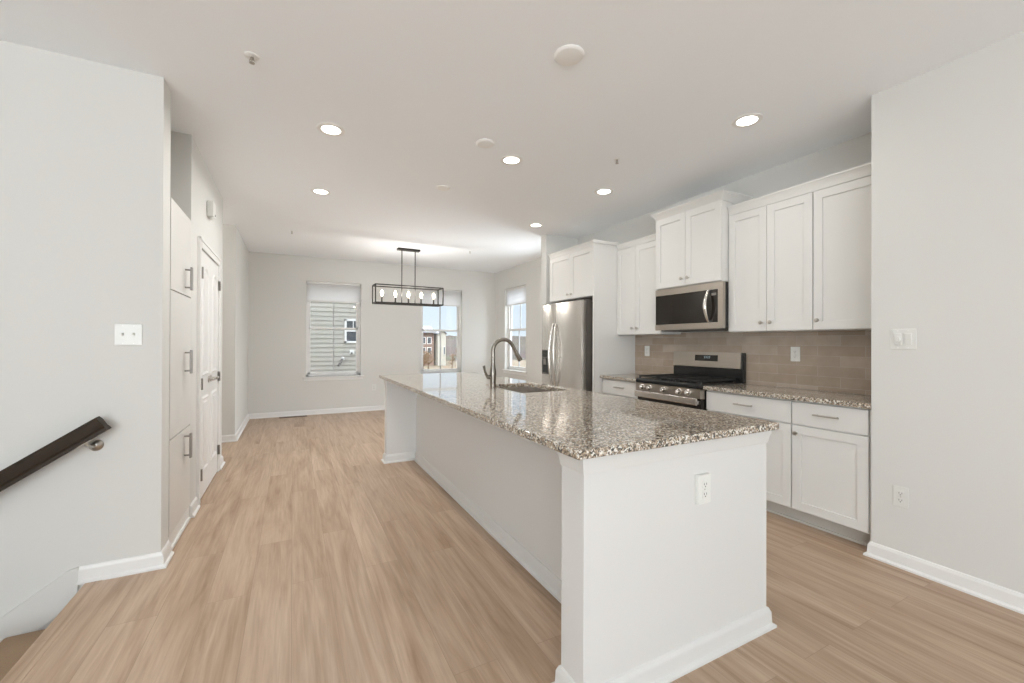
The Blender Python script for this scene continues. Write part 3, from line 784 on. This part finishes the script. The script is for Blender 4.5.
def sink():
    r = root('sink', 'dark undermount sink set into the granite island top', 'sink', (1.6, 2.9, .66))
    b = BM(); t = .006
    x0, x1, y0, y1, z0, z1 = SX0 - .012, SX1 + .012, SY0 - .012, SY1 + .012, .665, .879
    box(b, x0, x1, y0, y1, z0, z0 + t); box(b, x0 - t, x0, y0 - t, y1 + t, z0, z1); box(b, x1, x1 + t, y0 - t, y1 + t, z0, z1)
    box(b, x0, x1, y0 - t, y0, z0, z1); box(b, x0, x1, y1, y1 + t, z0, z1)
    link('bowl', b, M['steel'], r)
    b = BM(); lathe(b, [(0, 0), (.045, 0), (.045, .003), (.03, .004), (.028, .001), (0, .001)], (1.6, 2.9, .6715)); link('drain', b, M['dark_nickel'], r)
sink()
def faucet():
    fx, fy, z = 1.352, 2.915, .912
    r = root('faucet', 'brushed nickel gooseneck pull down faucet rising beside the sink', 'faucet', (fx, fy, z))
    b = BM(); lathe(b, [(0, 0), (.027, 0), (.027, .004), (.022, .008), (.0225, .05), (.0255, .10), (.0245, .13), (.018, .17), (.0155, .205), (.015, .24), (.0, .24)], (fx, fy, z)); link('body', b, M['faucet'], r)
    b = BM(); pts = [(fx, fy, z + .22), (fx, fy, z + .28)]; R = .089; cz = z + .285
    for k in range(1, 15):
        a = pi * k / 14 * .86; pts.append((fx + R - R * cos(a), fy, cz + R * sin(a)))
    e = Vector(pts[-1]); d = (Vector(pts[-1]) - Vector(pts[-2])).normalized()
    pts.append(tuple(e + d * .03)); tube(b, pts, .0148, 16); link('gooseneck', b, M['faucet'], r)
    b = BM(); s = e + d * .02
    lathe(b, [(0, 0), (.0135, 0), (.0135, .025), (.0155, .03), (.0185, .075), (.020, .10), (.0175, .108), (0, .108)], s, d, 20); sp = link('spray_head', b, M['faucet'], r)
    b = BM(); lathe(b, [(0, .1075), (.0165, .1075), (.0155, .112), (0, .112)], s, d, 20); link('spray_face', b, M['slot'], sp)
    b = BM(); lathe(b, [(0, 0), (.015, 0), (.0155, .028), (.012, .034), (0, .034)], (fx - .016, fy, z + .085), (-1, 0, .15), 16)
    tube(b, [(fx - .04, fy, z + .087), (fx - .055, fy, z + .105), (fx - .068, fy, z + .14), (fx - .076, fy, z + .175)], [.010, .0095, .0085, .0105], 12); link('lever', b, M['faucet'], r)
faucet()

# ---------------------------------------------------------------- tall cabinet in the left recess
def tall_cabinet():
    y0, y1 = 3.168, 3.732; xf = XL + .002
    r = root('tall_cabinet', 'tall white three door cabinet set in the recess before the closet', 'cabinet', (-.95, 3.45, 0))
    b = BM(); box(b, -1.24, xf - .02, y0, y1, .09, 2.125, .001); link('body', b, M['cab'], r)
    b = BM(); box(b, xf - .03, xf - .004, y0 - .004, y1, 0, .092, .002); box(b, xf - .005, xf + .008, y0 - .004, y1 - .02, 0, .02, .003); link('toe_kick', b, M['trim'], r)
    for z0, z1, p0, p1 in ((.095, .668, .475, .64), (.672, 1.572, 1.045, 1.205), (1.576, 2.125, 1.61, 1.765)):
        bm = BM(); g = .0015; box(bm, xf - .019, xf, y0 + g, y1 - g, z0 + g, z1 - g, .003); d = link('door', bm, M['cab'], r)
        b = BM(); x = xf + .036; yy = 3.545
        box(b, x - .006, x + .006, yy - .017, yy + .017, p0, p1, .002)
        for z in (p0 + .018, p1 - .018): tube(b, [(xf, yy, z), (x, yy, z)], .0055, 10)
        link('handle', b, M['dark_nickel'], d)
tall_cabinet()

# ---------------------------------------------------------------- handrail
def handrail():
    p1 = Vector((-.872, 2.925, .838)); p0 = Vector((-2.6, 2.925, .838 - 1.728 * .675))
    ax = (p1 - p0).normalized(); ay = Vector((0, 1, 0)); az = ax.cross(ay).normalized(); 
    if az.z < 0: az = -az
    r = root('handrail', 'dark brown wooden handrail sloping down the stair wall', 'handrail', tuple(p1))
    b = BM()
    prof = [(-.032, -.042), (.032, -.042), (.032, -.026), (.024, -.016), (.028, .004), (.030, .026), (.019, .040), (-.019, .040), (-.030, .026), (-.028, .004), (-.024, -.016), (-.032, -.026)]
    A = [b.verts.new(p0 + ay * u + az * v) for u, v in prof]; B = [b.verts.new(p1 + ay * u + az * v) for u, v in prof]
    b.faces.new(A); b.faces.new(list(reversed(B))); n = len(prof)
    for k in range(n): b.faces.new((A[k], A[(k + 1) % n], B[(k + 1) % n], B[k]))
    link('rail', b, M['rail'], r)
    for d in (.115, 1.2):
        q = p1 - ax * d; base = q - az * .043
        wall = Vector((q.x + .045, YS - .001, q.z - .062))
        b = BM(); tube(b, [base, base + Vector((.008, .004, -.012)), wall + Vector((-.006, -.035, -.002)), wall + Vector((0, -.004, 0))], [.007, .007, .0075, .009], 10)
        lathe(b, [(0, 0), (.031, 0), (.031, .004), (.026, .010), (.012, .017), (0, .02)], wall, (0, -1, 0), 24)
        obox(b, base, ax, ay, az, -.028, .028, -.012, .012, -.002, .003)
        link('bracket', b, M['nickel'], r)
handrail()

# ---------------------------------------------------------------- switches and outlets
def frame_of(loc, n):
    n = Vector(n); u = Vector((0, 0, 1)).cross(n).normalized(); return Vector(loc), u, Vector((0, 0, 1)), n
def outlet(loc, n, label, group='white wall outlets', box_out=0.):
    o, u, w, nn = frame_of(loc, n)
    r = root('wall_outlet', label, 'outlet', loc, group)
    b = BM()
    if box_out: obox(b, o, u, w, nn, -.036, .036, -.058, .058, 0, box_out, .002)
    obox(b, o, u, w, nn, -.036, .036, -.058, .058, box_out, box_out + .006, .003); link('cover_plate', b, M['plastic'], r)
    for s in (-1, 1):
        b = BM(); obox(b, o, u, w, nn, -.0165, .0165, s * .0195 - .014, s * .0195 + .014, box_out + .005, box_out + .009, .004); f = link('receptacle', b, M['plastic'], r)
        b = BM()
        for q in (-.0065, .0065): obox(b, o, u, w, nn, q - .0013, q + .0013, s * .0195 - .002, s * .0195 + .007, box_out + .0088, box_out + .0094)
        obox(b, o, u, w, nn, -.0025, .0025, s * .0195 - .010, s * .0195 - .005, box_out + .0088, box_out + .0094); link('slot', b, M['slot'], f)
    b = BM(); obox(b, o, u, w, nn, -.003, .003, -.003, .003, box_out + .0055, box_out + .0072, .001); link('screw', b, M['nickel'], r)
outlet((XR, 1.104, .396), (-1, 0, 0), 'white duplex outlet low on the blank right wall')
outlet((XB - .012, 1.95, 1.178), (-1, 0, 0), 'white duplex outlet on the backsplash right of the range')
outlet((XB - .012, 3.542, 1.174), (-1, 0, 0), 'white duplex outlet on the backsplash left of the range')
outlet((1.452, IY0, .682), (0, -1, 0), 'white outlet on the near end of the island', box_out=.012)
outlet((1.335, YF, .43), (0, -1, 0), 'white outlet low on the end wall between the two windows')
def switch(loc, n, kinds, label):
    o, u, w, nn = frame_of(loc, n)
    r = root('light_switch', label, 'switch', loc, 'white two gang switches')
    b = BM(); obox(b, o, u, w, nn, -.058, .058, -.058, .058, 0, .006, .003); link('cover_plate', b, M['plastic'], r)
    for s, k in zip((-1, 1), kinds):
        c = s * .023
        if k == 'toggle':
            b = BM(); obox(b, o, u, w, nn, c - .005, c + .005, -.012, .012, .0055, .0075, .001); link('toggle_slot', b, M['plastic'], r)
            b = BM(); obox(b, o + w * .004 + nn * .006, u, (w + nn * .5).normalized(), (nn - w * .5).normalized(), c - .004, c + .004, -.004, .006, -.002, .016, .0015); link('toggle', b, M['plastic'], r)
        else:
            b = BM(); obox(b, o, u, w, nn, c - .0165, c + .0165, -.033, .033, .004, .010, .003); link('rocker', b, M['plastic'], r)
            b = BM(); obox(b, o, u, w, nn, c - .014, c + .014, -.001, .03, .009, .012, .002) if k == 'rocker' else lathe(b, [(0, .009), (.014, .009), (.013, .02), (0, .021)], o + u * c, nn, 18); link('paddle', b, M['plastic'], r)
        for z in (-.048, .048):
            b = BM(); obox(b, o, u, w, nn, c - .0025, c + .0025, z - .0025, z + .0025, .0055, .0068); link('screw', b, M['offlens'], r)
switch((-.794, YS, 1.298), (0, -1, 0), ('toggle', 'toggle'), 'white double toggle switch plate on the stair wall')
switch((XR, 1.094, 1.288), (-1, 0, 0), ('dial', 'rocker'), 'white dimmer and rocker switch plate on the right wall')
# horn box above the closet doors
r = root('alarm_horn', 'small white alarm box high above the closet doors', 'alarm', (XL, 4.39, 2.31))
b = BM(); box(b, XL, XL + .05, 4.33, 4.45, 2.325, 2.455, .008); link('housing', b, M['plastic'], r)
b = BM(); lathe(b, [(.022, 0), (.022, .012), (.012, .024), (0, .027)], (XL + .026, 4.385, 2.327), (0, 0, -1), 16); link('lens', b, M['plastic'], r)
b = BM(); lathe(b, [(0, 0), (.009, 0), (.009, .003), (0, .004)], (XL + .05, 4.40, 2.345), (1, 0, 0), 12); link('sensor', b, M['slot'], r)
# floor register
r = root('floor_register', 'brown slotted floor register below the siding window', 'floor register', (.02, 8.0, 0))
b = BM(); box(b, -.20, .22, 7.955, 8.06, 0, .005, .001); link('frame', b, M['register'], r)
b = BM()
for k in range(18): box(b, -.185 + .022 * k, -.175 + .022 * k, 7.967, 8.048, .004, .0065)
link('louvers', b, M['slot'], r)

# ---------------------------------------------------------------- ceiling fixtures
def downlight(x, y, label, power=2.2):
    r = root('recessed_light', label, 'ceiling light', (x, y, C), 'lit recessed ceiling lights')
    b = BM(); lathe(b, [(.062, -.0005), (.062, -.004), (.086, -.006), (.092, -.003), (.092, 0)], (x, y, C), n=32)
    link('trim_ring', b, M['offlens'], r)
    b = BM(); lathe(b, [(0, -.0048), (.040, -.0048), (.060, -.0035), (.062, -.001), (0, -.001)], (x, y, C), n=32); link('lens', b, M['lens'], r)
    L = lamp('AREA', 'downlight_beam', (x, y, C - .012), power, (.98, .97, .95), shape='DISK', size=.12); L.parent = None
    L.data.spread = radians(170)
downlight(.229, 3.187, 'lit recessed light nearest the stair wall, first of two on the left', 12)
downlight(.238, 4.545, 'lit recessed light on the left, the one nearer the closet doors', 12)
downlight(1.566, 3.034, 'lit recessed light above the middle of the island', 10)
downlight(2.692, 3.241, 'lit recessed light in front of the raised cabinet over the microwave')
downlight(2.671, 1.764, 'lit recessed light in front of the cabinets by the right wall')
downlight(2.705, 4.563, 'lit recessed light in front of the cabinet over the refrigerator')
def cover(x, y, R, label, group):
    b = BM(); lathe(b, [(0, -.014), (R * .80, -.013), (R * .93, -.009), (R, -.003), (R, 0), (0, 0)], (x, y, C), n=36)
    solo('ceiling_cover', b, M['offlens'], label, 'ceiling cover', group)
cover(1.255, 1.789, .078, 'large blank white ceiling cover over the near end of the island', 'blank ceiling covers')
cover(1.262, 2.868, .07, 'small blank white ceiling cover beside the lit island light', 'blank ceiling covers')
cover(1.266, 3.878, .07, 'small blank white ceiling cover over the far half of the island', 'blank ceiling covers')
def sprinkler(x, y, label, big=False):
    r = root('sprinkler', label, 'sprinkler', (x, y, C), 'ceiling sprinklers')
    R = .036 if big else .022
    b = BM(); lathe(b, [(0, 0), (R, 0), (R * .9, -.004), (R * .5, -.006), (0, -.006)], (x, y, C)); link('escutcheon', b, M['offlens'], r)
    b = BM(); lathe(b, [(0, -.005), (.008, -.005), (.008, -.018), (.004, -.02), (.004, -.034), (.013, -.035), (.013, -.037), (0, -.037)], (x, y, C), n=14)
    for s in (-1, 1): tube(b, [(x + s * .007, y, C - .016), (x + s * .011, y, C - .026), (x + s * .003, y, C - .035)], .0018, 6)
    link('head', b, M['nickel'], r)
sprinkler(-.195, 2.56, 'sprinkler head on the ceiling near the stair wall', True)
sprinkler(2.308, 2.62, 'sprinkler head on the ceiling between the kitchen lights')
sprinkler(2.533, 6.359, 'sprinkler head on the ceiling right of the chandelier')
sprinkler(-.018, 6.343, 'sprinkler head on the ceiling left of the chandelier')

# unseen fill lamp added without a fixture to lighten the left passage
lamp('POINT', 'passage_fill', (-1.75, 5.82, C - .16), 13, (1, .97, .92), shadow_soft_size=.1)

# ---------------------------------------------------------------- linear chandelier
def chandelier():
    x0, x1, ya, yb, z0, z1 = 1.098, 2.152, 6.57, 6.83, 1.868, 2.140
    xm, ym = (x0 + x1) / 2, (ya + yb) / 2
    r = root('chandelier', 'black open frame linear chandelier with five lit candle bulbs', 'chandelier', (xm, ym, C))
    b = BM(); box(b, xm - .175, xm + .175, ym - .055, ym + .055, C - .026, C, .003); link('canopy', b, M['bronze'], r)
    for s in (-.105, .105):
        b = BM(); tube(b, [(xm + s, ym, C - .026), (xm + s, ym, z0 + .01)], .0075, 10); link('rod', b, M['bronze'], r)
    b = BM(); t = .009
    for y in (ya, yb):
        for z in (z0, z1): box(b, x0, x1, y - t, y + t, z - t, z + t, .001)
        for x in (x0, x1): box(b, x - t, x + t, y - t, y + t, z0, z1, .001)
    for x in (x0, x1):
        for z in (z0, z1): box(b, x - t, x + t, ya, yb, z - t, z + t, .001)
    box(b, x0, x1, ym - .013, ym + .013, z0 - t, z0 + t, .001)
    link('frame', b, M['bronze'], r)
    for k in range(5):
        x = xm + (k - 2) * .205
        b = BM(); lathe(b, [(0, 0), (.036, 0), (.038, .006), (.02, .014), (.012, .02), (.0125, .095), (0, .095)], (x, ym, z0 + .008), n=16); cs = link('candle', b, M['bronze'], r)
        b = BM(); lathe(b, [(0, 0), (.010, 0), (.021, .03), (.0235, .048), (.019, .072), (.008, .095), (0, .102)], (x, ym, z0 + .103), n=16); link('bulb', b, M['bulb'], cs)
        lamp('POINT', 'candle_glow', (x, ym - .045, z0 + .165), 4.0, (1, .96, .91), shadow_soft_size=.03)
chandelier()

# ---------------------------------------------------------------- outdoors
b = BM(); n = 24
gz = lambda x, y: -.9 - .0 * y
grid = [[b.verts.new((-60 + 200 * i / n, 9 + 190 * (j / n) ** 1.5, -.95 + (.25 * sin(i * 1.3 + j)) * (j / n))) for j in range(n + 1)] for i in range(n + 1)]
for i in range(n):
    for j in range(n): b.faces.new((grid[i][j], grid[i + 1][j], grid[i + 1][j + 1], grid[i][j + 1]))
struct('ground', b, M['ground'], 'dry winter grass outside the dining windows', 'ground')
b = BM(); outer = []; inner = []
for k in range(25):
    a = radians(150 - 120 * k / 24); outer.append((13 + 11 * cos(a), 18 + 10.5 * sin(a))); inner.append((13 + 7.2 * cos(a), 18 + 6.6 * sin(a)))
poly = outer + inner[::-1]; prism(b, poly, 'z', -.93, -.62)
struct('street', b, M['concrete'], 'pale curving street beyond the dining window', 'street')
# neighbouring house with lap siding
def neighbor_house():
    y = 12.5; x0, x1 = -5, 2.3; z0, z1 = -.95, 5.6
    r = root('neighbor_house', 'cream lap sided house close outside the left dining window', 'house', (-1, 15, -.95))
    b = BM(); e = .122; k = 0; poly = [(y + .1, z0)]; z = z0
    while z < z1: poly += [(y - .017, z), (y, z + e)]; z += e
    poly += [(y + .1, z)]; prism(b, poly, 'x', x0, x1)
    box(b, x0, x1, y + .1, y + 8, z0, z1 + .1); link('siding_wall', b, M['siding'], r)
    b = BM(); prism(b, [(y - .4, z1), (y + 8.4, z1), (y + 4, z1 + 2.6)], 'x', x0 - .3, x1 + .3); link('roof', b, M['roof'], r)
    wx0, wx1, wz0, wz1 = 1.265, 1.72, 1.24, 1.91; f = .055
    b = BM()
    box(b, wx0, wx0 + f, y - .04, y + .02, wz0, wz1, .004); box(b, wx1 - f, wx1, y - .04, y + .02, wz0, wz1, .004); box(b, wx0, wx1, y - .04, y + .02, wz0, wz0 + f, .004); box(b, wx0, wx1, y - .04, y + .02, wz1 - f, wz1, .004)
    box(b, wx0, wx1, y - .035, y + .02, 1.56, 1.62, .003)
    w = link('window', b, M['trim'], r)
    b = BM(); box(b, wx0 + .03, wx1 - .03, y - .018, y + .01, wz0 + .03, wz1 - .03); link('pane', b, M['pane_dark'], w)
    b = BM(); box(b, (wx0 + wx1) / 2 - .01, (wx0 + wx1) / 2 + .01, y - .024, y - .012, 1.6, wz1 - .03); link('muntin', b, M['trim'], w)
    b = BM(); box(b, 1.40, 1.52, y - .05, y, .93, 1.05, .008); v = link('vent_hood', b, M['trim'], r)
    b = BM(); box(b, 1.425, 1.475, y - .056, y - .045, .935, .985); link('vent_flap', b, M['slot'], v)
    b = BM(); tube(b, [(1.10, y - .16, .62), (1.215, y - .05, .80)], .030, 10); link('exhaust_pipe', b, M['slot'], r)
    b = BM(); lathe(b, [(0, 0), (.055, 0), (.055, .02), (0, .02)], (1.225, y - .02, .81), (-.6, -.6, 0), 14); link('pipe_collar', b, M['trim'], r)
neighbor_house()
def townhouse():
    r = root('brick_townhouse', 'dark brick townhouse with grey roof across the street', 'house', (9, 44, -1))
    x0, x1, y = 4.5, 12.2, 40
    b = BM(); box(b, x0, x1, y, y + 9, -1.2, 2.22); link('wall', b, M['brick'], r)
    b = BM(); prism(b, [(y - .4, 2.2), (y - .4, 2.32), (y + 1.6, 2.95), (y + 9.3, 2.95), (y + 9.3, 2.2)], 'x', x0 - .3, x1 + .1); link('roof', b, M['roof'], r)
    for x in (10.35, 11.15, 11.72):
        for z in (.15, 1.15):
            b = BM(); box(b, x - .22, x + .22, y - .06, y + .02, z - .02, z + .66, .01); w = link('window', b, M['trim'], r)
            b = BM(); box(b, x - .17, x + .17, y - .075, y - .05, z + .03, z + .61); link('pane', b, M['pane_dark'], w)
townhouse()
def gable_house():
    r = root('pale_townhouse', 'narrow pale sided townhouse end beside the brick one', 'house', (12.7, 42, -1))
    b = BM(); prism(b, [(12.45, -1.1), (13.25, -1.1), (13.25, 2.1), (12.85, 2.45), (12.45, 2.1)], 'y', 39.5, 48); link('wall', b, M['siding'], r)
    b = BM(); prism(b, [(12.40, 2.08), (12.85, 2.46), (13.30, 2.08), (13.30, 2.16), (12.85, 2.55), (12.40, 2.16)], 'y', 39.3, 48.2); link('roof', b, M['roof'], r)
    b = BM(); box(b, 12.98, 13.14, 39.42, 39.52, .1, .9, .01); w = link('window', b, M['trim'], r)
    b = BM(); box(b, 13.0, 13.12, 39.40, 39.45, .14, .86); link('pane', b, M['pane_dark'], w)
gable_house()
# wooded ridge
b = BM(); nx, ny = 110, 26
V = []
for i in range(nx + 1):
    row = []
    for j in range(ny + 1):
        x = -40 + 260 * i / nx; y = 46 + 150 * (j / ny) ** 1.3
        t = min(1, (y - 46) / 110)
        h = -1.1 + (4.6 + .5 * sin(x * .11) + .3 * sin(x * .37 + 1)) * t ** .8 + random.random() * (.15 + .55 * t)
        row.append(b.verts.new((x + random.random(), y, h)))
    V.append(row)
for i in range(nx):
    for j in range(ny): b.faces.new((V[i][j], V[i + 1][j], V[i + 1][j + 1], V[i][j + 1]))
struct('hill', b, M['hill'], 'dark wooded ridge on the horizon', 'hill')
def bare_tree(x, y, h, label, mat, evergreen=False):
    r = root('tree' if evergreen else 'bare_tree', label, 'tree', (x, y, -.95), 'winter trees beyond the street')
    rnd = random.Random(int(x * 100) + int(y))
    b = BM(); tube(b, [(x, y, -1), (x + .05, y, -.95 + h * .5), (x, y + .05, -.95 + h * .92)], [.11 * h / 3, .07 * h / 3, .02], 8); link('trunk', b, M['bark'], r)
    b = BM()
    for k in range(46 if not evergreen else 70):
        t = rnd.uniform(.22, .95); a = rnd.uniform(0, 2 * pi)
        L = h * ((.34 * (1.1 - t) + .12) if not evergreen else .30 * (1.05 - t) + .03); up = rnd.uniform(.5, 1.1) if not evergreen else rnd.uniform(-.3, .1)
        p = Vector((x, y, -.95 + h * t)); d = Vector((cos(a), sin(a), up)).normalized(); q = p + d * L
        w = .035 * h / 3 if not evergreen else .09 * h / 3
        tube(b, [p, p + d * L * .5 + Vector((0, 0, .02)), q], [w, w * .8, w * .25], 5)
        for _ in range(4):
            s = p + d * L * rnd.uniform(.3, .9); d2 = (d + Vector((rnd.uniform(-1, 1), rnd.uniform(-1, 1), rnd.uniform(-.3, .9)))).normalized()
            tube(b, [s, s + d2 * L * rnd.uniform(.25, .5)], [w * .6, w * .2], 4)
    link('crown', b, mat, r)
k = 0
for x, y, h, ev, lab in ((8.6, 31, 1.9, 0, 'bare brown tree in front of the brick townhouse'), (9.6, 33, 1.6, 0, 'low bare tree at the brick townhouse corner'),
                         (12.3, 35, 1.2, 0, 'small bare tree by the pale townhouse'), (14.2, 38, 2.0, 0, 'bare tree just right of the pale townhouse'),
                         (15.6, 41, 2.6, 1, 'dark evergreen standing before the ridge'), (13.6, 34, 1.4, 1, 'small evergreen beside the street curve'),
                         (24, 40, 2.4, 0, 'bare tree seen low through the side window'), (22, 33, 1.8, 1, 'evergreen seen low through the side window')):
    bare_tree(x, y, h, lab, M['evergreen'] if ev else M['twig'], bool(ev))
